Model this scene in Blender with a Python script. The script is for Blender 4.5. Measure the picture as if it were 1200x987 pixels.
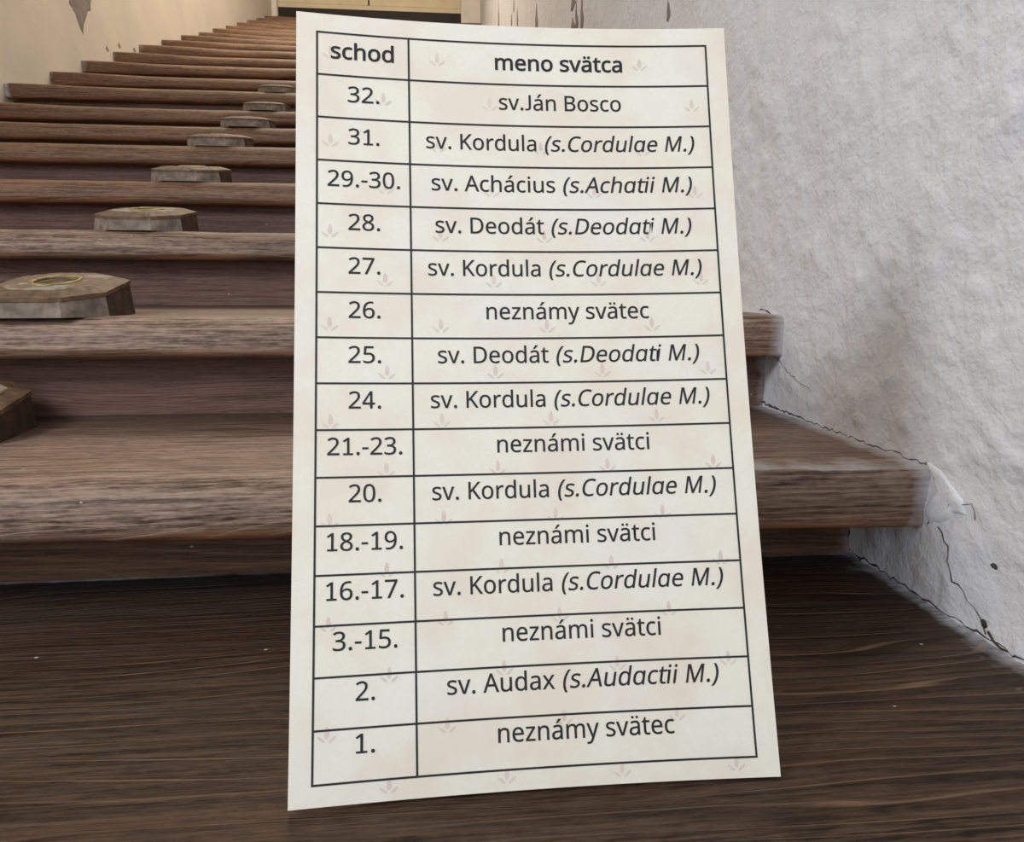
import bpy, bmesh, math, random
from mathutils import Vector, Matrix, noise

# ------------------------------------------------------------------ clear
for o in list(bpy.data.objects):
    bpy.data.objects.remove(o, do_unlink=True)
scene = bpy.context.scene
COL = scene.collection

# ------------------------------------------------------------------ camera
CAM_LOC = Vector((0.2742, -0.2417, 0.2947))
cr = Vector((0.99539, -0.09591, 0.00204)); cu_ = Vector((0.01543, 0.1811, 0.98334)); cf = Vector((0.09468, 0.97878, -0.18175))
cam = bpy.data.cameras.new('camera')
cam.sensor_fit = 'HORIZONTAL'; cam.sensor_width = 36.0; cam.lens = 850.0 / 1200.0 * 36.0
cam.clip_start = 0.01
cam_o = bpy.data.objects.new('camera', cam); COL.objects.link(cam_o)
cam_o.matrix_world = Matrix(((cr.x, cu_.x, -cf.x, CAM_LOC.x), (cr.y, cu_.y, -cf.y, CAM_LOC.y), (cr.z, cu_.z, -cf.z, CAM_LOC.z), (0, 0, 0, 1)))
scene.camera = cam_o

# ------------------------------------------------------------------ world, lights, exposure
scene.view_settings.view_transform = 'Standard'
scene.view_settings.look = 'None'
scene.view_settings.gamma = 1.0
scene.view_settings.use_curve_mapping = False
scene.view_settings.exposure = 0.0
world = bpy.data.worlds.new('overcast_sky'); scene.world = world; world.use_nodes = True
world.node_tree.nodes['Background'].inputs[0].default_value = (0.80, 0.88, 1.0, 1)
world.node_tree.nodes['Background'].inputs[1].default_value = 0.55


def area(name, loc, target, sx, sy, power, color):
    l = bpy.data.lights.new(name, 'AREA'); l.shape = 'RECTANGLE'; l.size = sx; l.size_y = sy
    l.energy = power; l.color = color
    o = bpy.data.objects.new(name, l); COL.objects.link(o); o.location = loc
    o.rotation_euler = (Vector(target) - Vector(loc)).to_track_quat('-Z', 'Y').to_euler()
    return o


# daylight coming in through the entrance behind the viewer, and the window high over it to the left
area('entrance_daylight', (-0.35, -1.65, 1.25), (-0.2, 1.2, 0.35), 1.9, 1.9, 15, (0.92, 0.95, 1.0))
area('window_daylight', (-1.15, -0.65, 1.45), (0.5, 0.7, 0.15), 0.4, 0.62, 25, (0.92, 0.96, 1.0))
# warm lamps over the upper flight
area('upper_lamp', (-0.35, 4.6, 4.6), (-0.35, 4.4, 1.5), 0.9, 2.6, 135, (1.0, 0.88, 0.72))

# ------------------------------------------------------------------ helpers


def link(o, parent=None):
    COL.objects.link(o)
    if parent is not None:
        o.parent = parent
    return o


def mesh_obj(name, verts, faces, mats, parent=None, smooth=False, fmat=None):
    me = bpy.data.meshes.new(name)
    me.from_pydata([tuple(v) for v in verts], [], faces)
    for m in (mats if isinstance(mats, (list, tuple)) else [mats]):
        me.materials.append(m)
    if fmat:
        me.polygons.foreach_set('material_index', fmat)
    if smooth:
        me.polygons.foreach_set('use_smooth', [True] * len(me.polygons))
    me.update()
    return link(bpy.data.objects.new(name, me), parent)


def empty(name, loc=(0, 0, 0)):
    o = bpy.data.objects.new(name, None); o.empty_display_size = 0.05; o.location = loc
    return link(o)


def tag(o, label=None, cat=None, group=None, kind=None):
    if label: o['label'] = label
    if cat: o['category'] = cat
    if group: o['group'] = group
    if kind: o['kind'] = kind
    return o


class MB:
    """collects shapes into one mesh"""
    def __init__(self): self.v = []; self.f = []

    def box(self, x0, x1, y0, y1, z0, z1):
        b = len(self.v)
        self.v += [(x, y, z) for z in (z0, z1) for y in (y0, y1) for x in (x0, x1)]
        self.f += [tuple(b + i for i in q) for q in ((0, 2, 3, 1), (4, 5, 7, 6), (0, 1, 5, 4), (2, 6, 7, 3), (0, 4, 6, 2), (1, 3, 7, 5))]
        return self

    def build(self, name, mat, parent=None, bevel=0.0):
        o = mesh_obj(name, self.v, self.f, mat, parent)
        if bevel:
            bm = bmesh.new(); bm.from_mesh(o.data)
            bmesh.ops.bevel(bm, geom=bm.edges[:], offset=bevel, segments=2, affect='EDGES', profile=0.5)
            bm.to_mesh(o.data); bm.free()
        return o


class NT:
    """small node-tree writer"""
    def __init__(self, name):
        self.m = bpy.data.materials.new(name); self.m.use_nodes = True
        self.t = self.m.node_tree; self.bsdf = self.t.nodes['Principled BSDF']

    def n(self, typ, ins=None, **kw):
        nd = self.t.nodes.new(typ)
        for k, v in kw.items(): setattr(nd, k, v)
        for k, v in (ins or {}).items(): self.set(nd.inputs[k], v)
        return nd

    def set(self, sock, v):
        if hasattr(v, 'is_output') or isinstance(v, bpy.types.NodeSocket): self.t.links.new(v, sock)
        else: sock.default_value = v

    def math(self, op, a, b=None, c=None, clamp=False):
        nd = self.t.nodes.new('ShaderNodeMath'); nd.operation = op; nd.use_clamp = clamp
        for i, v in enumerate((a, b, c)):
            if v is not None: self.set(nd.inputs[i], v)
        return nd.outputs[0]

    def map(self, v, a, b, c=0.0, d=1.0, smooth=False):
        nd = self.t.nodes.new('ShaderNodeMapRange'); nd.clamp = True
        if smooth: nd.interpolation_type = 'SMOOTHSTEP'
        for i, x in enumerate((v, a, b, c, d)): self.set(nd.inputs[i], x)
        return nd.outputs[0]

    def mix(self, fac, a, b, mode='MIX'):
        nd = self.t.nodes.new('ShaderNodeMix'); nd.data_type = 'RGBA'; nd.blend_type = mode
        self.set(nd.inputs[0], fac); self.set(nd.inputs[6], a); self.set(nd.inputs[7], b)
        return nd.outputs[2]

    def noise(self, vec, scale, detail=3.0, rough=0.55, dist=0.0):
        nd = self.n('ShaderNodeTexNoise', {'Scale': scale, 'Detail': detail, 'Roughness': rough, 'Distortion': dist})
        self.set(nd.inputs['Vector'], vec)
        return nd.outputs['Fac']

    def vmath(self, op, a, b):
        nd = self.t.nodes.new('ShaderNodeVectorMath'); nd.operation = op
        self.set(nd.inputs[0], a); self.set(nd.inputs[1], b)
        return nd.outputs[0]

    def bump(self, height, strength, dist, normal=None):
        nd = self.n('ShaderNodeBump', {'Strength': strength, 'Distance': dist, 'Height': height})
        if normal is not None: self.set(nd.inputs['Normal'], normal)
        return nd.outputs[0]


def rgb(r, g, b):
    f = lambda c: ((c / 255 + 0.055) / 1.055) ** 2.4 if c > 10 else c / 255 / 12.92
    return (f(r), f(g), f(b), 1.0)


# ------------------------------------------------------------------ materials


def wood_material(name, dark, mid, pale, ring_scale=34.0, grain_bump=0.5, ridge=1.0, spec=0.35):
    t = NT(name)
    co = t.n('ShaderNodeTexCoord').outputs['Object']
    rnd = t.n('ShaderNodeObjectInfo').outputs['Random']
    off = t.n('ShaderNodeCombineXYZ', {'X': t.math('MULTIPLY', rnd, 37.0), 'Y': t.math('MULTIPLY', rnd, 3.1), 'Z': t.math('MULTIPLY', rnd, 1.7)}).outputs[0]
    p = t.vmath('ADD', co, off)
    # long-wave wander of the growth rings
    pl = t.vmath('MULTIPLY', p, (0.95, 3.2, 3.2))
    w1 = t.noise(pl, 1.0, 2.0, 0.5)
    pm = t.vmath('MULTIPLY', p, (4.0, 40.0, 40.0))
    w2 = t.noise(pm, 1.0, 2.0, 0.5)
    sep = t.n('ShaderNodeSeparateXYZ', {'Vector': co})
    # plain-sawn rings: distance from a pith lying below the board
    yy = t.math('ADD', sep.outputs['Y'], t.math('MULTIPLY', w1, 0.17))
    zz = t.math('ADD', sep.outputs['Z'], t.math('MULTIPLY', w1, 0.05))
    rr = t.math('ADD', t.math('MULTIPLY', yy, 1.0), t.math('MULTIPLY', zz, 1.15))
    rr = t.math('ADD', rr, t.math('MULTIPLY', w2, 0.006))
    # rings crowd together and spread apart across the board
    rr = t.math('ADD', rr, t.math('MULTIPLY', t.noise(t.vmath('MULTIPLY', p, (0.8, 17.0, 17.0)), 1.0, 2.0, 0.6), 0.055))
    ph = t.math('FRACT', t.math('MULTIPLY', rr, ring_scale * 3.2))
    # late wood: broad dark band, then a thin raised line, its caught light painted in pale
    late = t.math('MULTIPLY', t.map(ph, 0.15, 0.62, 0.0, 1.0, True), t.map(ph, 0.80, 0.88, 1.0, 0.0))
    palel = t.math('MULTIPLY', t.map(ph, 0.82, 0.90, 0.0, 1.0), t.map(ph, 0.93, 1.0, 1.0, 0.0))
    palel = t.math('MULTIPLY', palel, t.map(t.noise(t.vmath('MULTIPLY', p, (6.0, 60.0, 60.0)), 1.0, 3.0, 0.6), 0.35, 0.6, 0.25, 1.0))
    fib = t.noise(t.vmath('MULTIPLY', p, (24.0, 480.0, 480.0)), 1.0, 3.0, 0.7)
    fib2 = t.noise(t.vmath('MULTIPLY', p, (5.5, 170.0, 170.0)), 1.0, 4.0, 0.65)
    grit = t.noise(t.vmath('MULTIPLY', p, (70.0, 210.0, 210.0)), 1.0, 4.0, 0.7)
    big = t.noise(t.vmath('MULTIPLY', p, (2.2, 6.0, 6.0)), 1.0, 3.0, 0.6)
    ringmask = t.map(t.noise(t.vmath('MULTIPLY', p, (0.9, 12.0, 12.0)), 1.0, 2.0), 0.30, 0.50)
    c = t.mix(t.map(t.math('ADD', t.math('MULTIPLY', fib2, 0.6), t.math('MULTIPLY', fib, 0.4)), 0.38, 0.62), dark, mid)
    c = t.mix(t.math('MULTIPLY', t.math('MULTIPLY', late, ringmask), 1.0 * ridge), c, (dark[0] * .5, dark[1] * .46, dark[2] * .38, 1))
    c = t.mix(t.math('MULTIPLY', t.math('MULTIPLY', palel, ringmask), 0.8 * ridge), c, pale)
    c = t.mix(t.map(big, 0.42, 0.72, 0.0, 0.4), c, mid)
    # walked-off wear: pale scuffs where feet fall (attribute), broken up along the fibre
    wear = t.n('ShaderNodeAttribute', attribute_name='wear').outputs['Fac']
    scuff = t.math('MULTIPLY', wear, t.map(t.math('ADD', t.math('MULTIPLY', fib2, 0.4), t.math('ADD', t.math('MULTIPLY', fib, 0.35), t.math('MULTIPLY', grit, 0.25))), 0.43, 0.58))
    scuff = t.math('MULTIPLY', scuff, t.map(big, 0.28, 0.58, 0.6, 1.0))
    c = t.mix(t.math('MULTIPLY', scuff, 0.85), c, pale)
    # orange bare wood along the lower lip
    lip = t.n('ShaderNodeAttribute', attribute_name='lip').outputs['Fac']
    c = t.mix(t.math('MULTIPLY', lip, t.math('MULTIPLY', t.map(fib2, 0.36, 0.58, 0.1, 0.9), t.map(t.noise(t.vmath('MULTIPLY', p, (5.0, 14.0, 14.0)), 1.0, 3.0), 0.38, 0.62, 0.1, 1.0))), c, (0.27, 0.105, 0.045, 1))
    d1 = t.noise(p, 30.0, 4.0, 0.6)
    dust_shade = t.n('ShaderNodeAttribute', attribute_name='dust_shade').outputs['Fac']  # dark dust at the tread's back, ambient shade there painted in with it
    c = t.mix(t.math('MULTIPLY', dust_shade, t.map(d1, 0.25, 0.6, 0.3, 0.8)), c, (0.035, 0.036, 0.042, 1))
    # plaster and lime dust rubbed onto the ends and into the back corner
    sm = t.n('ShaderNodeAttribute', attribute_name='smear').outputs['Fac']
    smf = t.map(t.math('ADD', sm, t.math('MULTIPLY', t.math('SUBTRACT', d1, 0.5), 0.9)), 0.35, 0.8)
    c = t.mix(t.math('MULTIPLY', smf, 0.8), c, (0.52, 0.53, 0.56, 1))
    # crumbs of lime
    vo = t.n('ShaderNodeTexVoronoi', {'Scale': 55.0, 'Randomness': 1.0}); t.set(vo.inputs['Vector'], t.vmath('MULTIPLY', p, (0.7, 1.0, 1.0)))
    csep = t.n('ShaderNodeSeparateColor', {'Color': vo.outputs['Color']})
    crumb = t.math('MULTIPLY', t.map(vo.outputs['Distance'], 0.045, 0.075, 1.0, 0.0), t.math('GREATER_THAN', csep.outputs[0], 0.86))
    c = t.mix(t.math('MULTIPLY', crumb, 0.75), c, (0.55, 0.5, 0.43, 1))
    t.set(t.bsdf.inputs['Base Color'], c)
    t.set(t.bsdf.inputs['Roughness'], t.map(fib2, 0.3, 0.7, 0.42, 0.62))
    t.bsdf.inputs['Specular IOR Level'].default_value = spec
    h = t.math('ADD', t.math('MULTIPLY', t.math('MULTIPLY', t.math('ADD', t.math('MULTIPLY', late, 0.6), palel), ringmask), ridge), t.math('MULTIPLY', fib, 0.6))
    t.set(t.bsdf.inputs['Normal'], t.bump(h, grain_bump, 0.002))
    return t.m


WOOD_A = wood_material('dark_ridged_wood', (0.020, 0.0105, 0.0058, 1), (0.056, 0.031, 0.0185, 1), (0.20, 0.125, 0.080, 1), 28.0, 1.0, 1.0, 0.18)
WOOD_B = wood_material('worn_stair_wood', (0.052, 0.026, 0.0155, 1), (0.150, 0.086, 0.054, 1), (0.42, 0.295, 0.22, 1), 40.0, 0.6, 0.45)
WOOD_C = wood_material('brown_stair_wood', (0.066, 0.032, 0.016, 1), (0.160, 0.084, 0.043, 1), (0.30, 0.175, 0.105, 1), 40.0, 0.6, 0.4)
WOOD_R = wood_material('purple_brown_riser_wood', (0.064, 0.030, 0.020, 1), (0.155, 0.082, 0.062, 1), (0.26, 0.165, 0.14, 1), 70.0, 0.5, 0.22, 0.25)


def plaster_material(name, base, stain, bluish, fine=1.0, spots=0.3):
    t = NT(name)
    co = t.n('ShaderNodeTexCoord').outputs['Object']
    a = t.noise(co, 1.7, 5.0, 0.6)
    b = t.noise(co, 7.0, 5.0, 0.62)
    e = t.noise(co, 52.0, 4.0, 0.6, 0.3)
    g = t.noise(co, 150.0, 3.0, 0.6)
    c = t.mix(t.map(a, 0.4, 0.66, 0.0, 0.75), base, stain)
    c = t.mix(t.map(b, 0.5, 0.72, 0.0, 0.6), c, bluish)
    c = t.mix(t.map(e, 0.62, 0.75, 0.0, spots), c, (stain[0] * .7, stain[1] * .68, stain[2] * .66, 1))
    t.set(t.bsdf.inputs['Base Color'], c)
    t.bsdf.inputs['Roughness'].default_value = 0.85
    t.bsdf.inputs['Specular IOR Level'].default_value = 0.2
    v = t.n('ShaderNodeTexVoronoi', {'Scale': 45.0}, feature='SMOOTH_F1'); t.set(v.inputs['Vector'], t.vmath('ADD', co, t.vmath('MULTIPLY', (b_vec(t, co)), (0.06, 0.06, 0.06))))
    h = t.math('ADD', t.math('MULTIPLY', e, 0.55), t.math('MULTIPLY', g, 0.22))
    h = t.math('ADD', h, t.math('MULTIPLY', v.outputs['Distance'], 0.12))
    h = t.math('ADD', h, t.math('MULTIPLY', t.map(b, 0.45, 0.62), 0.5))
    t.set(t.bsdf.inputs['Normal'], t.bump(h, 0.55 * fine, 0.006))
    return t.m


def b_vec(t, co):
    nd = t.n('ShaderNodeTexNoise', {'Scale': 12.0, 'Detail': 3.0}); t.set(nd.inputs['Vector'], co)
    return nd.outputs['Color']


PLASTER_R = plaster_material('white_trowelled_plaster', (0.71, 0.715, 0.74, 1), (0.66, 0.645, 0.65, 1), (0.73, 0.745, 0.79, 1), 1.25, 0.12)
PLASTER_L = plaster_material('beige_plaster', (0.67, 0.60, 0.49, 1), (0.58, 0.525, 0.455, 1), (0.63, 0.60, 0.545, 1), 0.35, 0.25)


def simple(name, col, rough=0.7, var=0.12, scale=18.0, bump=0.2, spec=0.3, metal=0.0):
    t = NT(name)
    co = t.n('ShaderNodeTexCoord').outputs['Object']
    n1 = t.noise(co, scale, 4.0, 0.6)
    d = tuple(c * (1 - var * 2) for c in col[:3]) + (1,)
    l = tuple(min(1, c * (1 + var)) for c in col[:3]) + (1,)
    t.set(t.bsdf.inputs['Base Color'], t.mix(t.map(n1, 0.3, 0.7), d, l))
    t.bsdf.inputs['Roughness'].default_value = rough
    t.bsdf.inputs['Metallic'].default_value = metal
    t.bsdf.inputs['Specular IOR Level'].default_value = spec
    if bump: t.set(t.bsdf.inputs['Normal'], t.bump(n1, bump, 0.003))
    return t.m


CRACK = simple('crack_dark', (0.10, 0.085, 0.078, 1), 0.95, 0.2, 60, 0.0, 0.0)
FLAKE = simple('grey_bare_render', (0.27, 0.235, 0.205, 1), 0.95, 0.10, 25, 0.2, 0.1)
LIME = simple('white_lime_filler', (0.72, 0.735, 0.77, 1), 0.85, 0.08, 60, 0.25, 0.2)
DOOR = simple('cream_door_paint', (0.72, 0.61, 0.41, 1), 0.6, 0.05, 5, 0.1, 0.3)
JAMB = simple('pale_jamb_plaster', (0.78, 0.72, 0.62, 1), 0.85, 0.05, 9, 0.2, 0.2)
DARK = simple('dark_sill_wood', (0.020, 0.013, 0.010, 1), 0.6, 0.2, 12, 0.1, 0.3)
FLOORM = simple('stone_floor', (0.30, 0.28, 0.26, 1), 0.7, 0.1, 6, 0.3, 0.3)
CEILM = simple('ceiling_plaster', (0.62, 0.58, 0.52, 1), 0.9, 0.04, 3, 0.2, 0.2)
INK = simple('printed_ink', (0.022, 0.021, 0.026, 1), 0.45, 0.05, 20, 0.0, 0.3)
PETAL = simple('faded_pink_print', (0.74, 0.605, 0.545, 1), 0.4, 0.05, 90, 0.0, 0.4)
LEAF = simple('faded_taupe_print', (0.71, 0.64, 0.555, 1), 0.4, 0.05, 90, 0.0, 0.4)
EDGE = simple('foam_board_edge', (0.80, 0.79, 0.76, 1), 0.7, 0.04, 80, 0.0, 0.3)


def paper_material():
    t = NT('mottled_cream_paper')
    co = t.n('ShaderNodeTexCoord').outputs['Object']
    a = t.noise(co, 22.0, 4.0, 0.6); b = t.noise(t.vmath('ADD', co, (3.1, 1.7, 8.2)), 15.0, 3.0, 0.55); g = t.noise(co, 420.0, 2.0, 0.6)
    c = t.mix(t.map(a, 0.40, 0.62, 0.0, 0.9), (0.84, 0.81, 0.695, 1), (0.80, 0.705, 0.585, 1))
    c = t.mix(t.map(b, 0.50, 0.70, 0.0, 0.6), c, (0.83, 0.81, 0.79, 1))
    c = t.mix(t.map(g, 0.35, 0.68, 0.0, 0.30), c, (0.77, 0.71, 0.60, 1))
    t.set(t.bsdf.inputs['Base Color'], c)
    t.bsdf.inputs['Roughness'].default_value = 0.34
    t.bsdf.inputs['Specular IOR Level'].default_value = 0.45
    t.set(t.bsdf.inputs['Normal'], t.bump(g, 0.06, 0.0006))
    return t.m


PAPER = paper_material()


def box_top_material():
    t = NT('flaking_painted_wood')
    co = t.n('ShaderNodeTexCoord').outputs['Object']
    rnd = t.n('ShaderNodeObjectInfo').outputs['Random']
    p = t.vmath('ADD', co, t.n('ShaderNodeCombineXYZ', {'X': t.math('MULTIPLY', rnd, 9.0)}).outputs[0])
    a = t.noise(p, 26.0, 4.0, 0.6); b = t.noise(t.vmath('ADD', p, (5, 2, 1)), 38.0, 4.0, 0.6); g = t.noise(p, 120.0, 3.0)
    c = t.mix(t.map(a, 0.495, 0.56), (0.15, 0.085, 0.048, 1), (0.29, 0.26, 0.19, 1))
    c = t.mix(t.map(b, 0.55, 0.60), c, (0.22, 0.245, 0.205, 1))
    c = t.mix(t.map(g, 0.66, 0.72), c, (0.08, 0.10, 0.085, 1))
    t.set(t.bsdf.inputs['Base Color'], c); t.bsdf.inputs['Roughness'].default_value = 0.6
    t.set(t.bsdf.inputs['Normal'], t.bump(a, 0.5, 0.002))
    return t.m


BOXTOP = box_top_material()
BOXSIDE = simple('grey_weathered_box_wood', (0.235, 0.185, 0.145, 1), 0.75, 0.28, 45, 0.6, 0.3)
BOXSHADED = simple('shaded_brown_box_wood', (0.075, 0.046, 0.028, 1), 0.65, 0.3, 40, 0.5, 0.3)  # brown box wood darkened to paint shade on the right-hand facets
BOXBEVEL = simple('brown_lid_bevel_wood', (0.15, 0.088, 0.048, 1), 0.6, 0.3, 50, 0.4, 0.35)
BRASS = simple('tarnished_gilding', (0.33, 0.25, 0.10, 1), 0.5, 0.3, 60, 0.3, 0.4, 0.25)
RELIC = simple('brown_relic_plate', (0.085, 0.055, 0.03, 1), 0.45, 0.3, 90, 0.4, 0.4)

def glass_material():
    t = NT('old_window_glass')
    t.bsdf.inputs['Base Color'].default_value = (0.9, 0.95, 0.9, 1)
    t.bsdf.inputs['Roughness'].default_value = 0.08
    t.bsdf.inputs['IOR'].default_value = 1.45
    t.bsdf.inputs['Transmission Weight'].default_value = 1.0
    return t.m


GLASS = glass_material()

# ------------------------------------------------------------------ measures of the flight (metres)
XL, XR = -1.422, 0.730
Y0 = [0.0, 0.3824, 0.6883, 1.1219, 1.4856, 1.8378, 2.2171, 2.5957, 2.964, 3.3369, 3.6693, 4.0355, 4.406, 4.7683, 5.1428, 5.5347, 5.8984, 6.2752, 6.6324, 7.0036, 7.3713, 7.7345]
Z0 = [0.0, 0.1262, 0.2592, 0.3959, 0.5304, 0.6681, 0.7944, 0.9282, 1.0797, 1.223, 1.3631, 1.5092, 1.6551, 1.7969, 1.9386, 2.0811, 2.2235, 2.3657, 2.508, 2.6496, 2.7899, 2.9309]
TH = 0.0557
NST = 22
YS = {i: Y0[i] for i in range(NST)}; ZS = {i: Z0[i] for i in range(NST)}
YS[-1], ZS[-1] = -0.37, -0.14
YS[-2], ZS[-2] = -0.74, -0.28
YS[22], ZS[22] = 8.09, 3.0500
OV = {i: 0.06 for i in range(-3, 24)}; OV[1] = 0.112
Z_FLOOR = -0.42
Z_CEIL = 5.7
Y_BACK, Y_END = -2.0, 8.19


def sstep(a, b, x):
    t = max(0.0, min(1.0, (x - a) / (b - a))); return t * t * (3 - 2 * t)


def nz(x, y, z, s):
    return noise.noise(Vector((x * s, y * s, z * s)))


# ------------------------------------------------------------------ walls
def seg_dist(y, z, a, b):
    ax, az = a; bx, bz = b
    dx, dz = bx - ax, bz - az
    t = max(0, min(1, ((y - ax) * dx + (z - az) * dz) / (dx * dx + dz * dz)))
    return math.hypot(y - ax - t * dx, z - az - t * dz)


RIDGE = [(0.465, 0.285), (0.419, 0.242), (0.375, 0.214), (0.33, 0.186), (0.277, 0.156), (0.23, 0.14)]


def disp_r(y, z):
    """how far the right wall bulges into the stairwell"""
    d = 0.006 * nz(1.3, y, z, 2.1) + 0.0032 * nz(4.1, y, z, 8.0) + 0.0016 * nz(2.2, y, z, 23.0)
    lum = max(0.0, nz(7.7, y, z, 42.0) + 0.6 * nz(1.1, y, z, 75.0) - 0.12) * 0.0042
    d += lum * (0.4 + 0.6 * sstep(1.6, 0.2, y))
    rd = min(seg_dist(y, z, RIDGE[k], RIDGE[k + 1]) for k in range(len(RIDGE) - 1))
    d += 0.0034 * math.exp(-(rd / 0.0038) ** 2) * (0.6 + 0.8 * nz(5, y, z, 40.0))
    return d


def disp_l(y, z):
    return 0.006 * nz(9.3, y, z, 1.7) + 0.003 * nz(3.1, y, z, 7.0)


def axis(parts):
    out = []
    for a, b, s in parts:
        n = max(1, int(round((b - a) / s))); out += [a + (b - a) * k / n for k in range(n)]
    return out + [parts[-1][1]]


def wall_grid(name, xbase, sign, disp, ys, zs, mat):
    nyv, nzv = len(ys), len(zs)
    v = [(xbase + sign * disp(y, z), y, z) for y in ys for z in zs]
    f = []
    for i in range(nyv - 1):
        for j in range(nzv - 1):
            a = i * nzv + j; q = (a, a + 1, a + nzv + 1, a + nzv)
            f.append(q if sign < 0 else q[::-1])
    # backing so the wall has real thickness
    b = len(v); xo = xbase - sign * 0.35
    v += [(xo, ys[0], zs[0]), (xo, ys[-1], zs[0]), (xo, ys[-1], zs[-1]), (xo, ys[0], zs[-1])]
    f.append((b, b + 1, b + 2, b + 3))
    bot = [i * nzv for i in range(nyv)]; top = [i * nzv + nzv - 1 for i in range(nyv)]
    f.append(tuple(bot) + (b + 1, b)); f.append(tuple(top[::-1]) + (b + 3, b + 2))
    f.append(tuple(range(nzv)) + (b + 3, b)); f.append(tuple((nyv - 1) * nzv + j for j in range(nzv))[::-1] + (b + 1, b + 2)[::1])
    o = mesh_obj(name, v, f, mat)
    sm = [True] * ((nyv - 1) * (nzv - 1)) + [False] * (len(f) - (nyv - 1) * (nzv - 1))
    o.data.polygons.foreach_set('use_smooth', sm)
    return tag(o, kind='structure')


wall_r = wall_grid('wall_right', XR, -1, disp_r,
                   axis([(Y_BACK, -0.2, 0.1), (-0.2, 1.0, 0.0065), (1.0, 2.4, 0.03), (2.4, Y_END, 0.12)]),
                   axis([(Z_FLOOR, -0.05, 0.05), (-0.05, 0.62, 0.0065), (0.62, 1.3, 0.03), (1.3, Z_CEIL, 0.15)]), PLASTER_R)
tag(wall_r, 'white lumpy trowelled plaster wall with cracks right of the stairs', 'wall')
wall_l = wall_grid('wall_left', XL, 1, disp_l,
                   axis([(Y_BACK, 2.0, 0.25), (2.0, 5.0, 0.04), (5.0, Y_END, 0.08)]),
                   axis([(Z_FLOOR, 0.8, 0.1), (0.8, 2.2, 0.04), (2.2, 3.4, 0.08), (3.4, Z_CEIL, 0.3)]), PLASTER_L)
tag(wall_l, 'beige plaster wall with a grey bare patch left of the stairs', 'wall')
tag(MB().box(XL - 0.35, XR + 0.35, Y_BACK, Y_END + 0.3, Z_CEIL, Z_CEIL + 0.15).build('ceiling', CEILM), kind='structure')
tag(MB().box(XL - 0.35, XR + 0.35, Y_BACK, Y_END + 0.3, Z_FLOOR - 0.15, Z_FLOOR).build('floor', FLOORM), kind='structure')

# end wall at the head of the flight: cream double door over a dark sill, between pale jambs
we = MB().box(XL, XR, Y_END + 0.10, Y_END + 0.3, Z_FLOOR, Z_CEIL).box(XL, XR, Y_END - 0.02, Y_END + 0.1, 5.2, Z_CEIL).build('wall_end', JAMB)
tag(we, kind='structure')
for k, (a, b) in enumerate(((XL - 0.01, -1.372), (0.531, XR + 0.01))):
    tag(MB().box(a, b, Y_END - 0.08, Y_END + 0.1, 3.0, 5.2).build('trim_%d' % (k + 1), JAMB, bevel=0.006), kind='structure')
tag(MB().box(-1.372, 0.531, Y_END - 0.005, Y_END + 0.1, 3.00, 3.168).build('trim_3', DARK, bevel=0.004), kind='structure')
door = empty('door_1', (-0.42, Y_END + 0.02, 3.168)); tag(door, kind='structure')
for sx in (-1, 1):
    xa, xb = (-1.372, -0.4475) if sx < 0 else (-0.4315, 0.531)
    m = MB()
    m.box(xa - door.location.x, xb - door.location.x, 0.0, 0.045, 0.052, 2.0)
    m.build('door_leaf', DOOR, door, 0.003)
MB().box(-0.952, 0.951, -0.004, 0.05, 0.0, 0.05).build('bottom_rail', DOOR, door, 0.003)
MB().box(-0.03, -0.009, 0.03, 0.05, 0.05, 2.0).build('door_gap', DARK, door)

# marks on the plaster: cracks, bare patches, lime filler
def ribbon(name, pts, widths, wall, mat, seed=0, lift=0.0007, step=0.006, jit=0.0022):
    rnd = random.Random(seed)
    sx, xb, dp = (-1, XR, disp_r) if wall is wall_r else (1, XL, disp_l)
    P = []
    for k in range(len(pts) - 1):
        (y1, z1), (y2, z2) = pts[k], pts[k + 1]
        n = max(1, int(math.hypot(y2 - y1, z2 - z1) / step))
        for q in range(n):
            t = q / n
            P.append((y1 + (y2 - y1) * t + rnd.uniform(-jit, jit), z1 + (z2 - z1) * t + rnd.uniform(-jit, jit), widths[k] + (widths[k + 1] - widths[k]) * t))
    P.append((pts[-1][0], pts[-1][1], widths[-1]))
    v = []; f = []
    for k, (y, z, w) in enumerate(P):
        a = P[max(0, k - 1)]; b = P[min(len(P) - 1, k + 1)]
        dy, dz = b[0] - a[0], b[1] - a[1]; l = math.hypot(dy, dz) or 1
        ny, nz_ = -dz / l, dy / l; w *= 0.6 * rnd.uniform(0.4, 1.5)
        for s in (-1, 0, 1):
            yy, zz = y + ny * w * s * 0.5, z + nz_ * w * s * 0.5
            v.append((xb + sx * (dp(yy, zz) + lift + (0.0004 if s == 0 else 0)), yy, zz))
        if k:
            q = 3 * (k - 1); f += [(q, q + 1, q + 4, q + 3), (q + 1, q + 2, q + 5, q + 4)]
    return mesh_obj(name, v, f, mat, wall)


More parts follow.
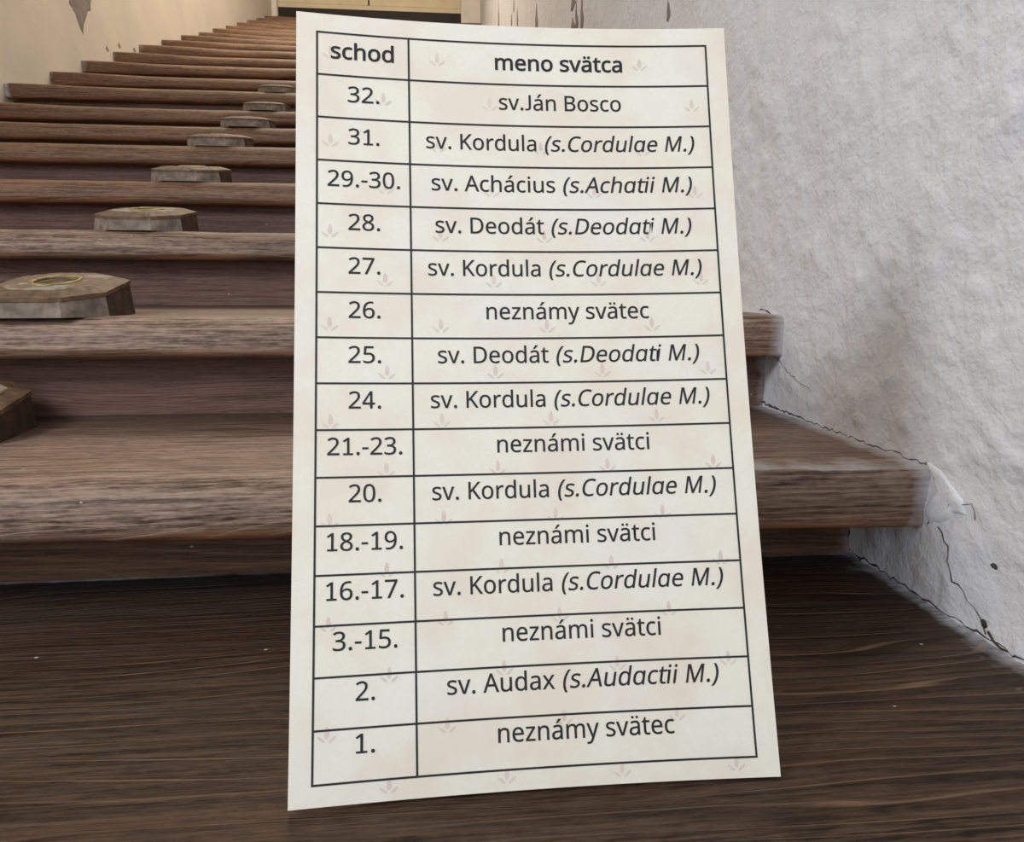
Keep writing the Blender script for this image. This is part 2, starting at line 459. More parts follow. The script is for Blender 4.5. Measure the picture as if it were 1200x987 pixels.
def patch(name, outline, wall, mat, seed=0, lift=0.0012, jit=0.12, sub=5):
    """irregular patch lying on the plaster, outline in (y, z)"""
    rnd = random.Random(seed)
    sx, xb, dp = (-1, XR, disp_r) if wall is wall_r else (1, XL, disp_l)
    cy = sum(p[0] for p in outline) / len(outline); cz = sum(p[1] for p in outline) / len(outline)
    ring = []
    n = len(outline)
    for k in range(n):
        a, b = outline[k], outline[(k + 1) % n]; l = math.hypot(b[0] - a[0], b[1] - a[1])
        for q in range(sub):
            t = q / sub
            ring.append((a[0] + (b[0] - a[0]) * t + rnd.uniform(-1, 1) * jit * l / sub, a[1] + (b[1] - a[1]) * t + rnd.uniform(-1, 1) * jit * l / sub))
    v = []; f = []; R = [0.0, 0.35, 0.7, 0.93, 1.0]; N = len(ring)
    v.append((xb + sx * (dp(cy, cz) + lift), cy, cz))
    for r in R[1:]:
        for y, z in ring:
            yy, zz = cy + (y - cy) * r, cz + (z - cz) * r
            v.append((xb + sx * (dp(yy, zz) + (lift if r < 0.99 else -0.0002)), yy, zz))
    for k in range(N):
        f.append((0, 1 + k, 1 + (k + 1) % N))
        for r in range(len(R) - 2):
            a = 1 + r * N + k; b = 1 + r * N + (k + 1) % N
            f.append((a, a + N, b + N, b))
    return mesh_obj(name, v, f, mat, wall, smooth=True)


ribbon('crack', [(0.790, 0.132), (0.70, 0.1325), (0.62, 0.130), (0.50, 0.130), (0.383, 0.131)], [0.006, 0.005, 0.002, 0.0016, 0.002], wall_r, CRACK, 1)
ribbon('crack', [(0.383, 0.131), (0.352, 0.122), (0.344, 0.104), (0.352, 0.090), (0.372, 0.076)], [0.0016, 0.002, 0.0024, 0.002, 0.0018], wall_r, CRACK, 2)
ribbon('crack', [(0.356, 0.079), (0.346, 0.070), (0.338, 0.052), (0.331, 0.037), (0.312, 0.027), (0.297, 0.019), (0.288, 0.006)], [0.002, 0.0022, 0.0016, 0.0022, 0.0014, 0.002, 0.003], wall_r, CRACK, 3)
ribbon('crack', [(0.51, 0.0045), (0.46, 0.0045), (0.40, 0.0035), (0.33, 0.0035), (0.285, 0.004), (0.22, 0.003)], [0.004, 0.004, 0.0035, 0.002, 0.003, 0.002], wall_r, CRACK, 4)
ribbon('crack', [(0.775, 0.262), (0.742, 0.262), (0.722, 0.252), (0.712, 0.236), (0.704, 0.226)], [0.0022, 0.003, 0.003, 0.0024, 0.0016], wall_r, CRACK, 5)
ribbon('crack', [(0.725, 0.202), (0.66, 0.182), (0.61, 0.168)], [0.001, 0.0014, 0.0008], wall_r, CRACK, 6)
ribbon('crack', [(0.335, 0.108), (0.320, 0.112), (0.315, 0.099)], [0.0012, 0.0014, 0.002], wall_r, CRACK, 7)
ribbon('crack', [(0.287, 0.008), (0.280, 0.004), (0.262, 0.004)], [0.006, 0.006, 0.004], wall_r, CRACK, 8)
patch('chip_mark', [(0.2945, 0.0665), (0.292, 0.0685), (0.289, 0.0690), (0.2868, 0.0672), (0.2865, 0.0650), (0.2885, 0.0640), (0.292, 0.0645)], wall_r, CRACK, 9, 0.0008, 0.1, 3)
patch('chip_mark', [(0.297, 0.015), (0.293, 0.018), (0.289, 0.0165), (0.2875, 0.013), (0.290, 0.010), (0.2945, 0.0105)], wall_r, CRACK, 10, 0.0008, 0.2, 3)
patch('lime_filler', [(0.384, 0.134), (0.364, 0.130), (0.347, 0.120), (0.330, 0.112), (0.324, 0.100), (0.338, 0.097), (0.346, 0.088), (0.368, 0.077), (0.376, 0.090), (0.366, 0.112)], wall_r, LIME, 11, 0.0012, 0.2, 6)
ribbon('crack', [(0.497, 0.075), (0.500, 0.050), (0.496, 0.026), (0.499, 0.004)], [0.003, 0.004, 0.003, 0.004], wall_r, CRACK, 13)
# bare grey flakes high on the right wall
for k, (cy, cz, wy, wz) in enumerate([(5.55, 2.27, 0.05, 0.12), (4.56, 1.955, 0.025, 0.12), (4.42, 1.95, 0.03, 0.05), (4.20, 1.80, 0.04, 0.06), (3.33, 1.50, 0.05, 0.07),
                                      (2.36, 1.155, 0.05, 0.03), (2.29, 1.165, 0.025, 0.05), (2.20, 1.145, 0.028, 0.06), (2.36, 1.235, 0.045, 0.03), (1.285, 0.835, 0.012, 0.02), (3.05, 1.62, 0.05, 0.05)]):
    patch('bare_flake', [(cy - wy, cz - wz * .6), (cy + wy * .2, cz - wz), (cy + wy, cz - wz * .7), (cy + wy * .7, cz + wz * .3), (cy + wy * .1, cz + wz), (cy - wy * .5, cz + wz * .2)], wall_r, FLAKE, 20 + k, 0.0015, 0.35, 4)
# the grey patch on the left wall
patch('bare_flake', [(3.60, 1.585), (3.655, 1.56), (3.68, 1.52), (3.715, 1.487), (3.74, 1.545), (3.775, 1.585), (3.80, 1.62), (3.83, 1.63), (3.845, 1.70), (3.80, 1.79), (3.72, 1.84), (3.65, 1.77), (3.63, 1.67), (3.605, 1.64)], wall_l, FLAKE, 40, 0.0015, 0.25, 4)
for k, (cy, cz) in enumerate([(4.13, 1.56), (4.34, 1.60), (3.98, 1.50)]):
    patch('bare_flake', [(cy - .02, cz), (cy, cz - .012), (cy + .022, cz), (cy, cz + .02)], wall_l, FLAKE, 50 + k, 0.001, 0.3, 3)

# ------------------------------------------------------------------ the staircase
stairs = empty('wooden_staircase', (0, 0, 0))
tag(stairs, 'long flight of worn brown wooden steps climbing between plaster walls', 'staircase')


def xs_for(i):
    if i <= 3: n = 150
    elif i <= 8: n = 90
    else: n = 40
    return [XL - 0.012 + (XR - XL + 0.024) * k / n for k in range(n + 1)]


def tread(i):
    y0, z1 = YS[i], ZS[i]
    yr = YS[i + 1] + OV[i + 1] + 0.012 if i < 22 else Y_END - 0.005
    xs = xs_for(i)
    verts = []; wear = []; lip = []; smear = []; dust_shade = []
    prof_n = None
    for x in xs:
        cen = sstep(0.0, 0.55, min(x - XL, XR - x))          # 0 at the walls, 1 in the trodden middle
        wob = 0.004 * nz(x, i * 3.7, 0, 2.3) + 0.0015 * nz(x, i * 1.3, 5, 11.0)
        wz = 0.0035 * nz(x, i * 2.9, 9, 1.7) + 0.001 * nz(x, i, 3, 14.0)
        r1 = 0.010 + 0.026 * cen + 0.004 * nz(x, i, 7, 4.0)    # upper front rounding
        r2 = 0.006 + 0.006 * cen                              # lower front rounding
        yf = y0 + wob - (0.016 if i == 1 else 0.006) * (1 - cen) + 0.010
        zt = z1 + wz - 0.004 * cen + (0.003 if i == 1 else 0); zb = z1 - TH + 0.4 * wz + (0.002 * nz(x, i, 21, 6.0))
        zr = z1 + 0.001
        pr = []   # y, z, wear, lip, dust and shade
        pr.append((yr, zb, 0, 0, 0))
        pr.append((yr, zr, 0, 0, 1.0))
        D = yr - yf
        for t in (0.028, 0.036, 0.046, 0.08, 0.14, 0.22, 0.32, 0.43, 0.55, 0.67, 0.78):
            y = yr - D * t
            if y < yf + r1 + 0.01: break
            z = zr + (zt - zr) * t - 0.0025 * cen * math.sin(math.pi * t) + 0.0009 * nz(x * 1.5, y * 9, i, 3.0)
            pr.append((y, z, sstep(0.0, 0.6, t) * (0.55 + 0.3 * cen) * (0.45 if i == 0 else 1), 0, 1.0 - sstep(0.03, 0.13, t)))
        while len(pr) < 13: pr.append(pr[-1])
        for k in range(7):
            a = math.pi / 2 * k / 6
            pr.append((yf + r1 - r1 * math.sin(a), zt - r1 + r1 * math.cos(a), 0.95, 0, 0))
        for k in range(4):
            a = math.pi / 2 * k / 3
            pr.append((yf + r2 - r2 * math.cos(a), zb + r2 - r2 * math.sin(a), 0.55 if k == 0 else 0.1, 0.35 if k == 0 else 1.0, 0))
        prof_n = len(pr)
        e = min(XR - x, 0.9 * (x - XL))
        for (y, z, w, l, dd) in pr:
            verts.append((x, y, z)); wear.append(w); lip.append(l)
            s = 0.75 * (1 - sstep(0.0, 0.04 if i else 0.015, e))
            if i == 1 and XR - x < 0.35 and abs(z - zt) < 0.0035 and yf + r1 - 0.006 < y < yf + r1 + 0.004: s = max(s, 0.6)
            if i == 0 and y > yf + 0.2: s = max(s, 0.85 * (1 - sstep(0.015, 0.021, yr - y)) * (0.75 + 0.5 * nz(x, 1, 4, 9.0)))
            if i == 0: s = max(s, 0.36 * (1 - sstep(0.0, 0.10, XR - x)))
            smear.append(s); dust_shade.append(dd)
    n = prof_n; f = []
    for a in range(len(xs) - 1):
        for k in range(n):
            k2 = (k + 1) % n
            f.append((a * n + k, a * n + k2, (a + 1) * n + k2, (a + 1) * n + k))
    f.append(tuple(range(n))[::-1]); f.append(tuple((len(xs) - 1) * n + k for k in range(n)))
    mat = WOOD_A if i <= 0 else (WOOD_B if i <= 3 else WOOD_C)
    o = mesh_obj('tread', verts, f, mat, stairs, smooth=True)
    for nm, arr in (('wear', wear), ('lip', lip), ('smear', smear), ('dust_shade', dust_shade)):
        at = o.data.attributes.new(nm, 'FLOAT', 'POINT'); at.data.foreach_set('value', arr)
    bm = bmesh.new(); bm.from_mesh(o.data)
    bmesh.ops.remove_doubles(bm, verts=bm.verts[:], dist=1e-6)
    bmesh.ops.recalc_face_normals(bm, faces=bm.faces[:])
    bm.to_mesh(o.data); bm.free()
    return o


def riser(i):
    """upright board under nosing i, standing on tread i-1"""
    y = YS[i] + OV[i]; zb = ZS[i - 1] + 0.0005 if i - 1 >= -2 else Z_FLOOR
    zt = ZS[i] - TH + 0.006
    xs = xs_for(i); v = []; f = []
    rows = 5
    for x in xs:
        for k in range(rows):
            z = zb + (zt - zb) * k / (rows - 1)
            v.append((x, y + 0.002 * nz(x, z * 3, i, 2.5), z))
        for k in range(rows):
            z = zt + (zb - zt) * k / (rows - 1)
            v.append((x, y + 0.022, z))
    n = rows * 2
    for a in range(len(xs) - 1):
        for k in range(n):
            k2 = (k + 1) % n; f.append((a * n + k, (a + 1) * n + k, (a + 1) * n + k2, a * n + k2))
    f.append(tuple(range(n))); f.append(tuple((len(xs) - 1) * n + k for k in range(n))[::-1])
    o = mesh_obj('riser', v, f, WOOD_C if i <= 1 else WOOD_R, stairs)
    at = o.data.attributes.new('wear', 'FLOAT', 'POINT'); at.data.foreach_set('value', [0.30] * len(v))
    at = o.data.attributes.new('smear', 'FLOAT', 'POINT'); at.data.foreach_set('value', [0.5 * (1 - sstep(0, 0.04, min(XR - q[0], q[0] - XL))) for q in v])
    bm = bmesh.new(); bm.from_mesh(o.data); bmesh.ops.recalc_face_normals(bm, faces=bm.faces[:]); bm.to_mesh(o.data); bm.free()
    return o


for i in range(-2, 23):
    tread(i)
for i in range(-2, 23):
    riser(i)

# ------------------------------------------------------------------ relic boxes on the treads
def octagon(w, d, cx, cy, inset=0.0):
    """front edge at y=0; returns outline anticlockwise from front left"""
    x = w / 2 - inset; y0 = inset; y1 = d - inset; a = cx - inset * 0.45; b = cy - inset * 0.45
    return [(-x + a, y0), (x - a, y0), (x, y0 + b), (x, y1 - b), (x - a, y1), (-x + a, y1), (-x, y1 - b), (-x, y0 + b)]


BW, BD, CX, CY = 0.156, 0.190, 0.041, 0.043
HF, HR = 0.022, 0.052        # height at the front and at the back: the top slopes like a desk


def top_z(y): return HF + (HR - HF) * y / BD


def relic_box_parts(root):
    # body: upright sides, each facet cut up and knocked about
    base = octagon(BW, BD, CX, CY); rim = octagon(BW, BD, CX, CY, 0.004)
    v = []; f = []; fm = []
    for x, y in base: v.append((x, y, 0.0))
    for x, y in rim: v.append((x, y, top_z(y)))
    for k in range(8):
        q = (k + 1) % 8
        f.append((k, q, 8 + q, 8 + k)); fm.append(1 if k in (2, 3) else 0)  # right-hand facets get the wood with shade in its colour
    f.append(tuple(range(8))[::-1]); fm.append(0)
    f.append(tuple(range(8, 16))); fm.append(0)
    o = mesh_obj('box_body', v, f, [BOXSIDE, BOXSHADED], root, fmat=fm)
    # frame: bevelled octagonal lid with an oval opening
    N = 64
    def oct_pt(outl, ang, c):
        dx, dy = math.cos(ang), math.sin(ang); best = 9
        for k in range(8):
            (x1, y1), (x2, y2) = outl[k], outl[(k + 1) % 8]
            ex, ey = x2 - x1, y2 - y1; den = dx * ey - dy * ex
            if abs(den) < 1e-9: continue
            t = ((x1 - c[0]) * ey - (y1 - c[1]) * ex) / den; s = ((x1 - c[0]) * dy - (y1 - c[1]) * dx) / den
            if t > 0 and -1e-6 <= s <= 1 + 1e-6: best = min(best, t)
        return c[0] + dx * best, c[1] + dy * best
    c = (0, BD / 2)
    rings = []
    o1 = octagon(BW, BD, CX, CY, 0.002); o2 = octagon(BW, BD, CX, CY, 0.022)
    angs = [2 * math.pi * k / N for k in range(N)]
    rings.append([(*oct_pt(o1, a, c), -0.003) for a in angs])
    rings.append([(*oct_pt(o1, a, c), 0.002) for a in angs])
    rings.append([(*oct_pt(o2, a, c), 0.0085) for a in angs])
    rings.append([(0.036 * math.cos(a), c[1] + 0.050 * math.sin(a), 0.0085) for a in angs])
    rings.append([(0.024 * math.cos(a), c[1] + 0.038 * math.sin(a), 0.0085) for a in angs])
    rings.append([(0.024 * math.cos(a), c[1] + 0.038 * math.sin(a), -0.002) for a in angs])
    v = []; f = []
    for ri, r in enumerate(rings):
        for k, (x, y, z) in enumerate(r):
            ch = 0.0012 * nz(x * 3, y * 3, 2.0, 30.0) if ri in (1, 2, 3) else 0
            v.append((x, y, top_z(y) + z + ch))
    for r in range(len(rings) - 1):
        for k in range(N):
            q = (k + 1) % N; f.append((r * N + k, r * N + q, (r + 1) * N + q, (r + 1) * N + k))
    lid = mesh_obj('lid_frame', v, f, [BOXTOP, BOXBEVEL], root, fmat=[1 if r < 2 else 0 for r in range(len(rings) - 1) for k in range(N)])
    # gilded oval moulding
    v = []; f = []; M = 8
    for k in range(N):
        a = angs[k]
        for j in range(M):
            b = 2 * math.pi * j / M; rr = 0.0026
            rx, ry = 0.0262 + rr * math.cos(b), 0.0402 + rr * math.cos(b)
            y = c[1] + ry * math.sin(a)
            v.append((rx * math.cos(a), y, top_z(y) + 0.0082 + rr * math.sin(b)))
    for k in range(N):
        for j in range(M):
            k2, j2 = (k + 1) % N, (j + 1) % M; f.append((k * M + j, k2 * M + j, k2 * M + j2, k * M + j2))
    mesh_obj('oval_moulding', v, f, BRASS, lid, smooth=True)
    # relic on its plate, under glass
    def disc(name, rx, ry, z, mat, dome=0.0, par=None):
        v = []; f = []
        R = [0.4, 0.75, 1.0]
        v.append((0, c[1], top_z(c[1]) + z + dome))
        for r in R:
            for a in angs[::2]:
                y = c[1] + ry * r * math.sin(a); v.append((rx * r * math.cos(a), y, top_z(y) + z + dome * (1 - r * r)))
        n = N // 2
        for k in range(n):
            q = (k + 1) % n; f.append((0, 1 + k, 1 + q))
            for r in range(2): f.append((1 + r * n + k, 1 + (r + 1) * n + k, 1 + (r + 1) * n + q, 1 + r * n + q))
        return mesh_obj(name, v, f, mat, par or root, smooth=True)
    plate = disc('relic_plate', 0.0242, 0.0382, 0.0012, RELIC)
    disc('relic', 0.010, 0.018, 0.0016, BOXTOP, 0.0035, plate)
    disc('window_glass', 0.0238, 0.0378, 0.0078, GLASS, 0.0, lid)


BOXES = [(1, -0.2870, 0.530, 4, 'dark reliquary box cut off by the left picture edge, lowest and nearest of the row'),
         (2, -0.2260, 0.700, 5, 'large octagonal reliquary box with gilded oval on top, touching left picture edge, second lowest'),
         (3, -0.2770, 1.150, 1, 'octagonal reliquary box third from the bottom of the row, grey front and shaded brown right side'),
         (4, -0.3060, 1.520, 0, 'octagonal reliquary box fourth from the bottom of the row, pale grey front'),
         (5, -0.3320, 1.868, -1, 'octagonal reliquary box fifth from the bottom of the row, low under a brown nosing'),
         (6, -0.3430, 2.245, 0, 'octagonal reliquary box in deep shadow, third from the top of the row'),
         (7, -0.3640, 2.628, 0, 'small grey octagonal reliquary box near the left edge of the board, second from the top'),
         (8, -0.3900, 2.995, 0, 'topmost and smallest octagonal reliquary box, barely showing beside the edge of the board')]
first = None
for (i, x, y, a, lab) in BOXES:
    if first is None:
        first = empty('reliquary_box'); relic_box_parts(first); r = first
    else:
        r = first.copy(); COL.objects.link(r)
        for ch in list(first.children):
            cc = ch.copy(); COL.objects.link(cc); cc.parent = r
            for g in list(ch.children):
                gg = g.copy(); COL.objects.link(gg); gg.parent = cc
    r.location = (x, y, ZS[i] - 0.0030); r.rotation_euler = (0, 0, math.radians(a))
    tag(r, lab, 'reliquary', 'octagonal reliquary boxes along the middle of the stairs')

# ------------------------------------------------------------------ the board with the table of saints
BL = Vector((0.1825, 0.1355, 0.0003)); BR = Vector((0.4766, 0.1375, 0.0003))
EU = (BR - BL).normalized(); BWID = (BR - BL).length; BLEN = 0.49965
UP = Vector((-0.0021, 0.3145, 0.9492)).normalized()
NF = UP.cross(EU).normalized()
if NF.y > 0: NF = -NF              # points at the reader
BTH = 0.005


def bpos(u, v, off=0.0):
    """u across, v down from the top edge, off = height above the printed face"""
    U, V = 2 * u - 1, 2 * v - 1
    bow = 0.0070 * (1 - U * U) + 0.0050 * (1 - V * V)
    return EU * (u * BWID) + UP * ((1 - v) * BLEN) + NF * (off - bow)


board = empty('saint_list_board', BL)
tag(board, 'tall cream board with a printed table of step numbers, tilted back on the dark tread', 'sign')


def board_panel():
    nu, nv = 28, 46; v = []; f = []; fm = []
    for side in (0, 1):
        for j in range(nv + 1):
            for i in range(nu + 1):
                v.append(bpos(i / nu, j / nv, -BTH * side))
    W = nu + 1; H = (nu + 1) * (nv + 1)
    for j in range(nv):
        for i in range(nu):
            a = j * W + i
            f.append((a, a + W, a + W + 1, a + 1)); fm.append(0)
            a += H; f.append((a, a + 1, a + W + 1, a + W)); fm.append(1)
    loop = [(i, 0) for i in range(nu)] + [(nu, j) for j in range(nv)] + [(nu - i, nv) for i in range(nu)] + [(0, nv - j) for j in range(nv)]
    b0 = len(v)
    for (i, j) in loop:
        v.append(bpos(i / nu, j / nv, 0)); v.append(bpos(i / nu, j / nv, -BTH))
    for k in range(len(loop)):
        q = (k + 1) % len(loop)
        f.append((b0 + 2 * k, b0 + 2 * q, b0 + 2 * q + 1, b0 + 2 * k + 1)); fm.append(1)
    # printed sprigs: a bud between two leaves, repeated over the sheet
    rnd = random.Random(5)
    asp = BWID / BLEN

    def petal(u, vv, du, dv, ang, ln, wd, m):
        n = 12; b = len(v)
        ca, sa = math.cos(ang), math.sin(ang)
        pts = []
        for k in range(n):
            t = 2 * math.pi * k / n
            lx = ln * 0.5 * math.cos(t); ly = wd * 0.5 * math.sin(t) * (1 - 0.25 * math.cos(t))
            pts.append((lx * ca - ly * sa, lx * sa + ly * ca))
        for x, y in pts:
            v.append(bpos(u + (du + x) / BWID, vv - (dv + y) / BLEN, 0.00012))
        f.append(tuple(range(b, b + n))); fm.append(m)
    for k in range(16):
        for j in range(4):
            u = (0.074 if k % 2 == 0 else 0.193) + 0.2392 * j; vv = 0.052 + 0.062 * k
            if u > 0.97 or (j == 2 and k < 2): continue
            u += rnd.uniform(-0.002, 0.002); vv += rnd.uniform(-0.001, 0.001)
            vv += 0.002
            petal(u, vv, 0, 0.0018, math.pi / 2, 0.0070, 0.0027, 2)
            petal(u, vv, 0.0033, -0.0018, math.radians(40), 0.0056, 0.0016, 3)
            petal(u, vv, -0.0033, -0.0018, math.radians(140), 0.0056, 0.0016, 3)
    o = mesh_obj('panel', v, f, [PAPER, EDGE, PETAL, LEAF], board, fmat=fm)
    sm = [m == 0 for m in fm]; o.data.polygons.foreach_set('use_smooth', sm)
    return o


panel = board_panel()
U0, UD, U1 = 0.0452, 0.2493, 0.9530
V0, DV = 0.0262, 0.05936


def rules():
    v = []; f = []; w = 0.00062

    def strip(pts, horizontal):
        b = len(v)
        for (u, vv) in pts:
            for s in (-1, 1):
                uu = u + (0 if horizontal else s * w / BWID); v2 = vv + (s * w / BLEN if horizontal else 0)
                v.append(bpos(uu, v2, 0.00028))
        for k in range(len(pts) - 1):
            a = b + 2 * k; f.append((a, a + 1, a + 3, a + 2) if horizontal else (a, a + 2, a + 3, a + 1))
    for k in range(17):
        vv = V0 + DV * k
        strip([(U0 + (U1 - U0) * q / 30 - (w / BWID if q == 0 else 0) + (w / BWID if q == 30 else 0), vv) for q in range(31)], True)
    for u in (U0, UD, U1):
        strip([(u, V0 + DV * 16 * q / 60) for q in range(61)], False)
    o = mesh_obj('table_grid', v, f, INK, board)
    bm = bmesh.new(); bm.from_mesh(o.data); bmesh.ops.recalc_face_normals(bm, faces=bm.faces[:]); bm.to_mesh(o.data); bm.free()


rules()

